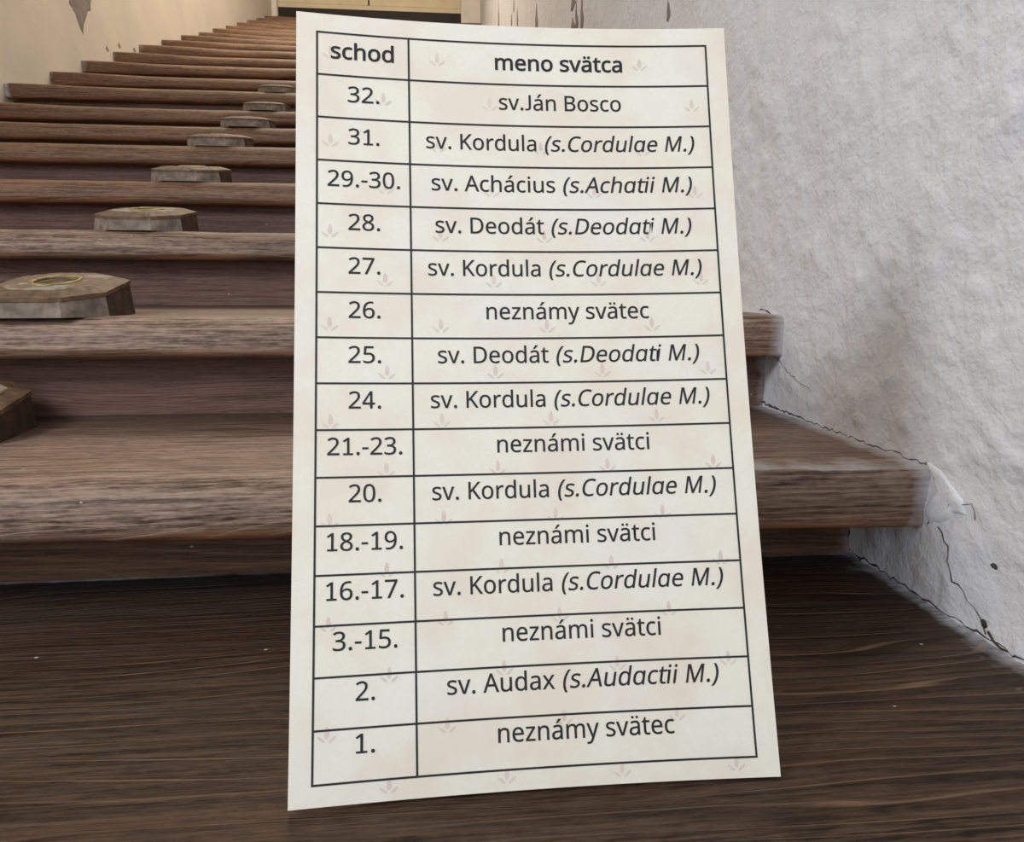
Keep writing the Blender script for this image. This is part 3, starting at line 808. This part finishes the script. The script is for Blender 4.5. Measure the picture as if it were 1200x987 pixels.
GLYPHS = {
    '(': (241, '32,220 33,263 38,306 45,348 54,389 67,429 83,468 103,504 125,540 150,573 217,573 182,521 154,465 132,407 116,346 107,284 103,221 105,179 109,139 116,98 126,58 139,19 154,-20 172,-57 192,-92 216,-127 150,-127 125,-94 103,-60 83,-24 67,14 54,53 45,94 38,135 33,177'),
    ')': (241, '209,220 207,177 203,135 196,94 186,53 173,14 158,-24 139,-60 116,-94 91,-127 25,-127 48,-92 69,-57 87,-20 102,19 114,58 124,98 131,139 136,179 137,221 136,263 131,304 124,346 114,386 102,426 87,465 69,503 48,539 24,573 91,573 116,540 139,504 158,468 173,429 186,389 196,348 203,306 207,263'),
    '-': (258, '32,184 32,246 226,246 226,184'),
    '.': (215, '58,43 59,61 64,75 72,85 82,92 94,96 107,97 120,96 132,92 142,85 151,75 156,61 157,43 156,26 151,12 142,2 132,-6 120,-10 107,-11 94,-10 82,-6 72,2 64,12 59,26'),
    '0': (459, '419,287 418,242 415,201 409,163 401,128 390,97 376,70 359,47 339,27 316,12 290,1 261,-6 229,-8 188,-4 153,8 122,27 97,54 76,88 60,129 48,176 42,229 39,287 41,346 48,399 58,446 73,486 93,520 119,547 149,566 186,578 229,581 269,578 304,566 335,547 361,520 382,486 399,446 410,399 417,346|110,287 111,238 115,194 121,156 131,125 143,98 159,78 178,64 202,55 229,52 256,55 279,64 298,78 314,98 326,124 336,156 343,194 347,238 348,287 347,336 343,380 336,417 326,449 314,475 298,495 279,510 256,518 229,521 202,518 178,510 159,495 143,475 131,449 121,417 115,380 111,336'),
    '1': (459, '285,0 216,0 216,400 216,415 216,428 216,439 216,450 217,460 217,470 219,499 211,491 203,483 196,477 169,455 108,405 71,452 226,573 285,573'),
    '2': (459, '417,0 38,0 38,59 188,210 216,238 240,264 261,287 280,309 295,331 306,353 315,376 320,399 322,424 318,453 309,477 294,496 273,510 249,518 221,520 194,519 169,514 147,506 126,495 104,482 83,466 45,513 60,526 77,537 94,548 113,557 132,565 153,572 174,577 197,580 221,581 255,579 285,572 313,562 336,548 356,531 372,510 384,485 391,458 394,428 392,399 386,371 375,344 361,318 344,292 324,267 301,241 275,214 247,185 128,67 128,64 417,64'),
    '3': (459, '395,439 394,414 389,392 381,372 370,355 356,339 340,326 321,316 300,307 277,302 277,298 319,290 353,276 379,255 398,229 409,198 413,163 410,131 403,101 390,74 371,50 348,30 318,14 283,2 241,-6 193,-8 164,-7 136,-5 110,-1 85,5 60,13 36,23 36,89 61,78 87,69 114,61 141,56 168,52 194,51 241,55 278,65 305,81 324,104 335,132 339,164 337,187 331,206 320,223 306,236 288,247 265,255 240,261 211,264 179,265 123,265 123,326 180,326 209,327 236,332 259,339 278,350 294,362 307,377 316,394 321,413 323,434 320,460 311,481 295,498 274,511 249,519 219,521 199,521 181,519 164,515 147,511 132,505 117,498 103,491 89,482 75,473 39,521 61,537 87,550 115,563 147,573 181,579 218,581 273,576 317,563 352,540 376,511 390,477'),
    '4': (459, '443,130 359,130 359,0 291,0 291,130 17,130 17,190 286,576 359,576 359,193 443,193|291,374 291,387 291,400 291,412 292,423 292,434 293,444 293,454 294,464 294,474 294,483 295,492 295,500 292,500 287,490 282,479 276,468 270,456 263,446 257,438 86,193 291,193'),
    '5': (459, '221,351 258,349 292,342 322,331 349,316 371,297 389,274 402,247 410,217 413,183 410,145 402,111 387,81 368,54 343,32 314,15 280,2 242,-5 199,-8 170,-7 142,-4 116,0 91,6 70,14 51,23 51,90 71,79 95,70 121,62 148,57 174,53 200,52 227,54 252,58 274,65 293,76 310,89 323,106 333,126 339,149 341,176 337,210 325,239 306,262 279,279 243,289 197,292 182,291 164,290 146,288 128,285 112,283 99,280 64,302 86,573 373,573 373,508 146,508 132,342 142,344 155,346 169,348 185,350 202,351'),
    '6': (459, '44,245 45,278 47,310 51,342 57,374 64,404 75,433 87,461 103,486 121,510 143,530 168,548 196,562 228,572 265,578 306,581 318,580 330,580 344,579 356,578 368,576 377,573 377,513 367,516 356,519 344,520 332,522 320,523 308,523 273,521 242,515 216,504 193,491 173,474 158,454 145,431 134,407 127,380 121,352 117,322 115,291 119,291 128,303 138,315 150,326 163,335 178,343 194,350 213,355 233,357 255,358 287,356 316,349 342,338 365,322 384,303 400,279 412,251 419,220 421,184 419,147 411,112 399,82 382,55 361,33 336,15 307,2 275,-5 239,-8 212,-6 187,-1 163,7 140,19 119,35 101,54 84,76 70,103 59,133 51,166 46,204|238,51 270,55 297,66 320,84 337,109 348,143 351,184 348,218 339,247 324,271 302,289 274,300 241,303 217,301 195,296 175,287 157,276 143,263 131,248 122,232 117,215 115,198 116,181 119,163 123,146 129,129 137,114 146,99 158,85 170,74 185,64 201,57 219,53'),
    '7': (459, '109,0 344,508 35,508 35,573 419,573 419,518 187,0'),
    '8': (459, '229,581 261,579 291,574 318,565 341,553 362,538 378,519 390,497 398,472 400,443 399,421 394,401 385,383 374,367 361,352 346,338 329,325 310,314 291,303 314,291 335,279 355,265 373,250 389,234 401,216 411,196 417,173 419,148 416,118 408,90 395,65 378,44 356,26 330,11 300,1 267,-6 231,-8 192,-6 157,0 126,10 100,24 78,42 61,63 49,87 42,115 39,146 41,171 47,194 56,214 68,232 82,249 99,264 118,277 138,289 158,299 140,310 123,322 107,336 93,350 81,366 71,383 64,401 59,422 58,444 60,472 68,497 80,518 97,537 117,552 141,565 168,573 197,579|108,145 112,119 121,96 138,76 161,60 192,51 229,48 265,51 295,60 319,76 336,96 346,120 350,148 348,166 343,182 335,197 324,211 310,223 293,235 274,246 253,256 229,265 217,270 194,260 174,249 157,237 142,225 130,212 121,197 114,182 110,164|228,524 200,521 176,514 155,502 139,486 130,466 127,441 128,422 133,406 141,391 151,379 164,367 179,357 195,348 213,339 232,330 250,339 267,348 282,357 296,367 307,379 317,392 325,406 329,423 330,441 327,466 318,486 302,502 282,514 257,521'),
    '9': (459, '417,328 416,295 414,263 410,231 405,199 397,168 387,139 374,112 358,86 340,63 318,42 293,25 265,11 232,0 195,-6 154,-8 143,-8 130,-7 117,-6 103,-4 92,-2 82,0 82,60 92,57 103,55 115,53 128,51 140,50 152,50 188,52 218,58 245,68 268,82 287,99 303,118 316,141 327,165 334,192 340,221 344,250 346,281 341,281 332,269 322,258 310,247 297,238 282,230 266,223 247,218 227,215 204,214 173,216 144,223 118,235 95,250 76,270 61,294 49,321 42,352 40,387 43,426 50,460 63,491 80,517 101,540 127,557 156,570 188,578 223,581 250,579 275,574 299,565 322,553 342,537 361,518 377,495 391,469 402,439 410,406 415,369|223,521 192,518 165,507 142,488 124,463 113,429 110,388 113,354 122,325 137,301 158,284 186,273 220,269 244,271 266,276 286,285 304,296 318,310 330,325 339,341 344,358 346,374 345,392 342,409 338,426 332,443 324,459 315,474 304,487 291,499 277,508 260,516 242,520'),
    'A': (512, '437,0 368,177 141,177 73,0 0,0 224,575 289,575 512,0|282,415 280,420 278,428 274,438 271,449 267,461 263,473 260,484 257,493 255,500 252,490 249,479 247,468 244,457 241,447 238,438 230,415 165,241 346,241'),
    'B': (521, '241,573 307,569 361,558 404,541 434,515 453,478 459,431 457,409 453,389 446,371 437,354 424,340 409,328 392,317 372,309 350,304 350,300 373,295 395,288 415,279 433,267 448,253 461,236 470,215 476,191 478,163 475,130 467,100 454,74 436,52 413,33 385,19 354,8 318,2 279,0 78,0 78,573|256,329 300,331 334,339 357,352 372,371 381,394 384,423 380,451 369,474 351,490 324,502 289,509 245,511 150,511 150,329|150,269 150,61 265,61 311,64 346,74 371,91 388,112 398,138 401,168 399,188 395,205 388,221 377,235 362,247 344,256 321,263 293,267 260,269'),
    'C': (507, '323,517 294,516 266,510 241,502 217,490 196,474 178,456 162,434 149,410 139,383 131,353 127,321 125,286 128,241 135,200 147,164 164,132 186,105 213,83 244,68 281,58 322,55 347,56 371,58 394,62 416,66 438,72 460,78 460,15 438,8 416,2 393,-2 369,-6 342,-7 312,-8 257,-4 208,8 166,28 130,56 101,90 78,131 62,178 52,230 49,287 51,329 57,369 67,406 81,440 99,471 120,499 145,523 174,543 206,559 242,571 281,578 324,581 353,580 381,577 409,572 435,565 460,557 482,547 453,486 435,494 415,501 394,508 372,513 348,516'),
    'D': (585, '536,292 533,231 521,177 501,131 474,91 439,58 399,33 351,15 297,4 237,0 78,0 78,573 254,573 309,569 359,558 404,540 443,516 476,484 502,446 521,401 533,350|460,289 457,337 449,379 435,415 416,444 391,469 361,487 327,500 287,508 244,511 150,511 150,62 228,62 299,68 357,87 402,119 434,164 454,220'),
    'J': (219, '-3,-152 -16,-152 -27,-151 -37,-150 -46,-147 -55,-145 -63,-142 -63,-81 -54,-83 -45,-85 -35,-87 -25,-88 -15,-89 -5,-89 8,-88 21,-85 33,-81 45,-74 54,-65 63,-53 69,-38 73,-19 74,3 74,573 146,573 146,9 144,-26 138,-56 128,-82 114,-104 96,-122 75,-135 52,-145 25,-150'),
    'K': (496, '496,0 411,0 209,273 150,222 150,0 78,0 78,573 150,573 150,290 166,308 182,327 199,345 249,399 403,573 488,573 261,323'),
    'M': (727, '330,0 142,502 139,502 140,490 141,477 142,461 142,444 143,426 144,407 144,387 144,367 144,347 144,0 78,0 78,573 184,573 361,103 364,103 544,573 650,573 650,0 578,0 578,352 578,371 579,389 579,408 580,426 580,443 581,460 582,475 583,489 584,501 581,501 390,0'),
    'a': (450, '231,437 279,433 318,422 347,403 368,375 381,338 385,293 385,0 334,0 320,61 317,61 304,46 292,33 279,22 265,13 250,5 234,-1 216,-5 195,-7 172,-8 148,-7 124,-2 103,6 84,16 68,30 55,48 45,68 39,92 37,119 43,159 59,192 87,219 127,238 179,251 243,257 316,259 316,285 313,317 306,342 293,359 275,371 253,378 227,380 205,379 183,376 163,370 143,363 124,355 106,347 84,400 104,410 126,419 151,426 177,432 204,436|252,208 204,203 167,195 141,182 124,165 113,144 110,119 112,97 120,79 132,66 148,56 167,51 188,49 223,52 253,62 279,79 299,103 311,134 315,172 315,210'),
    'c': (385, '241,-8 204,-5 170,2 139,15 112,34 88,58 69,87 55,123 47,165 44,213 47,262 56,305 71,342 90,372 114,396 142,415 174,428 208,435 245,438 267,437 288,435 309,431 328,426 344,421 358,415 337,356 323,361 308,365 292,370 275,373 259,375 244,376 217,374 193,368 172,358 155,343 141,325 131,303 123,277 119,247 117,213 119,181 123,152 131,126 141,104 155,86 172,71 191,61 214,55 240,53 262,54 283,56 302,60 319,65 336,71 351,78 351,15 336,8 320,3 304,-2 285,-5 264,-7'),
    'd': (493, '221,-8 171,-2 128,17 92,48 65,91 49,146 44,214 49,282 66,338 93,381 128,413 171,432 221,438 243,437 262,434 280,429 296,423 310,416 323,407 335,397 345,386 354,374 359,374 359,383 358,393 356,405 355,418 355,429 354,438 354,609 425,609 425,0 368,0 358,58 354,58 345,46 335,35 323,24 310,15 296,7 279,1 262,-4 242,-7|232,51 273,55 305,67 328,88 343,117 352,154 355,200 355,213 352,263 343,304 329,336 306,360 274,375 231,379 196,374 168,359 146,334 130,300 120,260 117,213 120,165 130,125 146,93 168,69 197,55'),
    'e': (452, '234,438 269,435 301,427 329,414 354,396 374,373 390,346 402,315 409,281 411,244 411,201 117,201 122,157 134,119 154,90 181,69 215,56 254,52 280,53 305,56 327,60 348,66 370,73 392,82 392,20 370,11 349,4 327,-1 304,-5 279,-7 251,-8 212,-5 176,3 143,17 114,36 90,61 70,91 56,126 47,167 44,212 47,257 55,297 68,333 86,364 108,390 134,411 164,426 198,435|233,380 202,377 175,366 154,348 137,323 125,293 119,257 338,257 336,281 333,302 326,322 318,338 306,353 292,364 276,373 256,378'),
    'h': (496, '139,431 139,420 138,410 138,399 137,389 136,379 135,370 140,370 149,385 161,397 174,407 188,416 204,424 221,429 238,434 255,436 273,437 306,435 335,430 360,421 382,408 399,391 413,370 423,344 429,314 431,280 431,0 361,0 361,275 358,307 351,333 338,353 319,367 295,376 265,379 235,377 210,370 189,360 173,347 160,329 150,308 144,283 140,254 139,222 139,0 68,0 68,609 139,609'),
    'i': (207, '139,430 139,0 68,0 68,430|104,591 115,590 124,586 133,580 140,572 144,560 145,546 144,532 140,521 133,512 124,506 115,502 104,501 93,502 83,506 75,512 68,521 64,532 63,546 64,560 68,572 75,580 83,586 93,590'),
    'l': (207, '139,0 68,0 68,609 139,609'),
    'm': (750, '540,438 584,434 621,421 649,401 669,371 681,330 685,280 685,0 615,0 615,277 613,308 606,333 594,353 577,367 555,376 528,379 490,374 460,362 438,342 423,315 414,280 411,237 411,0 342,0 342,277 341,298 337,317 332,333 325,347 315,359 303,367 289,374 272,377 253,379 227,377 204,370 185,360 170,347 158,329 150,308 144,283 140,255 139,223 139,0 68,0 68,430 125,430 136,371 140,371 149,385 160,398 173,409 186,418 201,425 217,431 233,435 249,437 266,438 298,436 325,430 349,420 369,406 386,388 398,366 402,366 418,388 438,406 461,420 486,430 512,436'),
    'n': (496, '275,438 322,434 361,421 391,401 413,371 426,330 431,280 431,0 361,0 361,275 358,307 351,333 338,353 319,367 295,376 265,379 222,374 189,361 166,338 151,308 142,269 139,223 139,0 68,0 68,430 125,430 136,371 140,371 150,385 162,398 175,409 190,418 206,425 222,431 239,435 257,437'),
    'o': (485, '442,216 440,181 436,150 428,121 417,95 404,71 388,51 369,33 348,18 324,7 299,-1 271,-6 241,-8 214,-6 188,-1 163,7 140,18 119,33 100,51 84,71 70,95 59,121 51,150 46,181 44,216 47,261 55,301 68,336 87,367 110,392 137,412 169,426 204,435 244,438 281,435 316,426 347,412 374,392 398,367 417,336 431,301 439,261|117,216 119,184 123,154 130,128 141,105 155,86 172,71 192,59 216,53 243,51 270,53 294,59 314,71 331,86 345,105 356,128 363,154 367,184 369,216 367,248 363,277 355,303 345,325 331,344 314,359 294,370 270,376 242,379 202,374 171,359 147,335 130,303 120,263'),
    'r': (331, '269,438 277,438 286,437 295,437 304,436 312,435 319,433 310,368 303,370 296,371 287,372 279,373 271,374 264,374 248,373 232,369 217,363 202,355 189,346 176,334 166,321 156,305 149,289 143,270 140,251 139,229 139,0 68,0 68,430 126,430 134,351 137,351 147,367 158,381 170,395 183,407 198,418 214,426 231,433 249,437'),
    's': (384, '348,119 346,92 339,69 327,49 311,32 292,18 268,6 241,-2 210,-6 176,-8 148,-7 122,-5 99,-1 78,5 59,11 42,19 42,83 60,75 81,67 104,60 128,54 153,50 178,49 211,51 236,57 256,66 269,79 277,94 280,112 279,123 276,132 271,141 264,150 253,158 239,167 222,176 200,185 174,196 148,206 124,217 103,228 84,239 69,252 57,266 48,283 43,302 41,324 46,358 61,386 85,408 118,425 157,435 202,438 228,437 252,434 275,430 298,424 319,417 339,409 315,353 297,360 278,366 258,372 238,377 218,379 197,380 171,379 149,374 131,366 118,356 111,343 108,328 109,317 113,307 119,298 127,290 139,282 154,274 172,266 193,256 219,246 245,236 268,226 289,215 306,203 321,191 333,176 341,159 346,140'),
    't': (289, '212,50 222,50 233,51 245,53 255,54 264,56 272,59 272,5 263,1 253,-2 240,-4 226,-6 213,-8 200,-8 178,-7 157,-3 138,4 120,13 104,27 91,44 82,66 76,93 74,125 74,375 13,375 13,409 75,437 103,528 144,528 144,430 269,430 269,375 144,375 144,127 146,103 153,83 163,69 177,58 193,52'),
    'u': (496, '427,430 427,0 370,0 359,57 356,57 346,43 334,31 321,20 306,11 290,4 273,-1 256,-5 238,-7 220,-8 187,-6 159,-1 134,8 112,21 95,38 81,59 71,85 65,114 63,148 63,430 135,430 135,153 137,122 145,96 158,76 176,62 200,53 230,51 260,53 285,59 306,69 323,82 336,100 345,121 352,146 356,175 357,206 357,430'),
    'v': (407, '163,0 0,430 75,430 167,176 171,164 176,151 180,137 185,123 189,109 193,96 197,83 199,72 201,63 204,63 207,72 210,84 214,96 218,110 222,124 227,138 232,152 237,165 241,176 332,430 407,430 244,0'),
    'x': (424, '170,220 22,430 102,430 213,268 322,430 402,430 253,220 410,0 330,0 213,172 94,0 14,0'),
    'y': (409, '1,430 76,430 169,185 174,171 179,157 184,144 188,130 193,117 196,105 200,92 203,80 205,68 209,68 212,83 217,100 224,121 231,142 238,164 245,186 333,430 409,430 224,-59 213,-85 201,-108 188,-130 173,-148 157,-164 138,-176 117,-185 94,-191 67,-192 55,-192 44,-192 34,-190 25,-189 16,-188 9,-186 9,-130 15,-131 22,-132 30,-133 38,-134 47,-135 56,-135 72,-134 86,-131 99,-126 110,-118 121,-110 130,-99 138,-87 145,-73 152,-59 174,-2'),
    'z': (377, '346,0 31,0 31,47 262,375 45,375 45,430 340,430 340,377 112,55 346,55'),
    'á': (450, '231,437 279,433 318,422 347,403 368,375 381,338 385,293 385,0 334,0 320,61 317,61 304,46 292,33 279,22 265,13 250,5 234,-1 216,-5 195,-7 172,-8 148,-7 124,-2 103,6 84,16 68,30 55,48 45,68 39,92 37,119 43,159 59,192 87,219 127,238 179,251 243,257 316,259 316,285 313,317 306,342 293,359 275,371 253,378 227,380 205,379 183,376 163,370 143,363 124,355 106,347 84,400 104,410 126,419 151,426 177,432 204,436|252,208 204,203 167,195 141,182 124,165 113,144 110,119 112,97 120,79 132,66 148,56 167,51 188,49 223,52 253,62 279,79 299,103 311,134 315,172 315,210|344,606 339,598 332,589 323,579 314,568 304,557 293,546 282,534 271,523 260,513 249,503 239,494 229,486 183,486 183,496 191,506 200,518 209,532 218,546 227,560 237,575 245,589 253,602 259,614 344,614'),
    'ä': (450, '231,437 279,433 318,422 347,403 368,375 381,338 385,293 385,0 334,0 320,61 317,61 304,46 292,33 279,22 265,13 250,5 234,-1 216,-5 195,-7 172,-8 148,-7 124,-2 103,6 84,16 68,30 55,48 45,68 39,92 37,119 43,159 59,192 87,219 127,238 179,251 243,257 316,259 316,285 313,317 306,342 293,359 275,371 253,378 227,380 205,379 183,376 163,370 143,363 124,355 106,347 84,400 104,410 126,419 151,426 177,432 204,436|252,208 204,203 167,195 141,182 124,165 113,144 110,119 112,97 120,79 132,66 148,56 167,51 188,49 223,52 253,62 279,79 299,103 311,134 315,172 315,210|113,546 114,559 118,569 124,576 132,581 141,584 151,585 160,584 169,581 177,576 183,569 187,559 188,546 187,534 183,524 177,516 169,510 160,507 151,506 141,507 132,510 124,516 118,524 114,534|264,546 265,559 269,569 275,576 282,581 291,584 301,585 310,584 319,581 327,576 333,569 337,559 338,546 337,534 333,524 327,516 319,510 310,507 301,506 291,507 282,510 275,516 269,524 265,534'),
}

# lettering: outlines of a humanist sans, in thousandths of the type size (advance, contours)
SPACE = 208


def contours(ch):
    adv, s = GLYPHS[ch]
    return adv, [[tuple(float(q) for q in p.split(',')) for p in c.split(' ')] for c in s.split('|')]


XH = max(y for c in contours('v')[1] for x, y in c)
CAPH = max(y for c in contours('K')[1] for x, y in c)


def glyph(ch, italic):
    adv, cs = contours(ch)
    if ch == 'J':
        lo = min(y for c in cs for x, y in c); hi = CAPH; sh = -min(x for c in cs for x, y in c) + 20
        cs = [[(x + sh, (y - lo) / (hi - lo) * hi) for x, y in c] for c in cs]; adv += sh - 10
    if ch == '1':
        cs = [[(92, 0), (92, 56), (214, 56), (214, 488), (112, 424), (84, 470), (228, 570), (284, 570), (284, 56), (398, 56), (398, 0)]]
    if ch == '4':
        cs = [[(268, 0), (268, 134), (18, 134), (18, 192), (262, 578), (336, 578), (336, 196), (418, 196), (418, 134), (336, 134), (336, 0)], [(268, 196), (268, 496), (88, 196)]]
    if ch == 'M':
        w = adv; x0, x1 = 92, w - 92; m = w / 2
        cs = [[(x0, 0), (x0, CAPH), (x0 + 96, CAPH), (m, 105), (x1 - 96, CAPH), (x1, CAPH), (x1, 0), (x1 - 64, 0), (x1 - 64, CAPH - 90), (m + 30, 0), (m - 30, 0), (x0 + 62, CAPH - 90), (x0 + 62, 0)]]
    if italic and ch == 'a':
        adv, cs = contours('d'); cs = [[(x, min(y, XH)) for x, y in c] for c in cs]
    return adv, cs


def set_line(runs):
    """runs: (text, italic) -> contours in type units and the total extent"""
    out = []; x = 0.0
    for txt, it in runs:
        prev = None; pend = None
        for ch in txt:
            if ch == ' ': x += SPACE; prev = ch; continue
            adv, cs = glyph(ch, it)
            if it and ch == 'i' and prev == 't':         # the joined t-i of the italic
                lx = min(px for c in cs for px, py in c if py < XH)
                x -= 30
                out.append([(pend, XH - 52), (x + lx, XH - 52), (x + lx, XH), (pend, XH)])
                out[-1] = [(px + 0.2 * py, py) for px, py in out[-1]]
            for c in cs:
                out.append([(x + px + (0.2 * py if it else 0), py) for px, py in c])
            if ch == 't': pend = x + max(px for c in cs for px, py in c if py > XH * 0.9)
            x += adv; prev = ch
    xs = [px for c in out for px, py in c]
    return out, min(xs), max(xs)


CAP_M = 0.0109                                             # height of a capital, metres


def lettering(name, runs, uc, vbase, uw, bold=False):
    cs, x0, x1 = set_line(runs)
    sy = CAP_M / CAPH; sx = uw * BWID / (x1 - x0)
    c = bpy.data.curves.new(name, 'CURVE'); c.dimensions = '2D'; c.fill_mode = 'BOTH'
    k = sy / 0.00001
    for pts in cs:
        s = c.splines.new('POLY'); s.points.add(len(pts) - 1)
        for p, (x, y) in zip(s.points, pts): p.co = ((x - (x0 + x1) / 2) * sx * 1000, y * sy * 1000, 0, 1)
        s.use_cyclic_u = True
    c.offset = 0.30 if bold else 0.085
    tmp = bpy.data.objects.new(name, c); COL.objects.link(tmp)
    dg = bpy.context.evaluated_depsgraph_get(); dg.update()
    me = bpy.data.meshes.new_from_object(tmp.evaluated_get(dg))
    bpy.data.objects.remove(tmp, do_unlink=True); bpy.data.curves.remove(c)
    for v in me.vertices:
        x, y = v.co.x / 1000, v.co.y / 1000
        v.co = bpos(uc + x / BWID, vbase - y / BLEN, 0.00028)
    me.materials.clear(); me.materials.append(INK)
    bm = bmesh.new(); bm.from_mesh(me)
    bmesh.ops.recalc_face_normals(bm, faces=bm.faces[:])
    for fc in bm.faces:
        if fc.normal.dot(NF) < 0: fc.normal_flip()
    bm.to_mesh(me); bm.free()
    me.name = name
    return link(bpy.data.objects.new(name, me), board)


KORD = [('sv. Kordula ', 0), ('(s.Cordulae M.)', 1)]
DEOD = [('sv. Deod\u00e1t ', 0), ('(s.Deodati M.)', 1)]
ROWS = [('32.', .0691, [('sv.J\u00e1n Bosco', 0)], .2872), ('31.', .0680, KORD, .6265),
        ('29.-30.', .1577, [('sv. Ach\u00e1cius ', 0), ('(s.Achatii M.)', 1)], .6049), ('28.', .0683, DEOD, .5905), ('27.', .0680, KORD, .6262),
        ('26.', .0675, [('nezn\u00e1my sv\u00e4tec', 0)], .3700), ('25.', .0690, DEOD, .5893), ('24.', .0676, KORD, .6233),
        ('21.-23.', .1559, [('nezn\u00e1mi sv\u00e4tci', 0)], .3380), ('20.', .0671, KORD, .6233), ('18.-19.', .1550, [('nezn\u00e1mi sv\u00e4tci', 0)], .3399),
        ('16.-17.', .1568, KORD, .6250), ('3.-15.', .1289, [('nezn\u00e1mi sv\u00e4tci', 0)], .3384), ('2.', .0376, [('sv. Audax ', 0), ('(s.Audactii M.)', 1)], .5742),
        ('1.', .0372, [('nezn\u00e1my sv\u00e4tec', 0)], .3694)]
vb = lambda k: V0 + DV * (k + 0.622 - 0.0098 * k)
lettering('heading_text', [('schod', 0)], 0.1454, V0 + DV * 0.60, 0.1386, True)
lettering('heading_text', [('meno sv\u00e4tca', 0)], 0.600, V0 + DV * 0.64, 0.2999, True)
for k, (num, wn, runs, wt) in enumerate(ROWS):
    lettering('number_text', [(num, 0)], 0.1472, vb(k + 1), wn)
    lettering('name_text', runs, 0.600, vb(k + 1), wt)
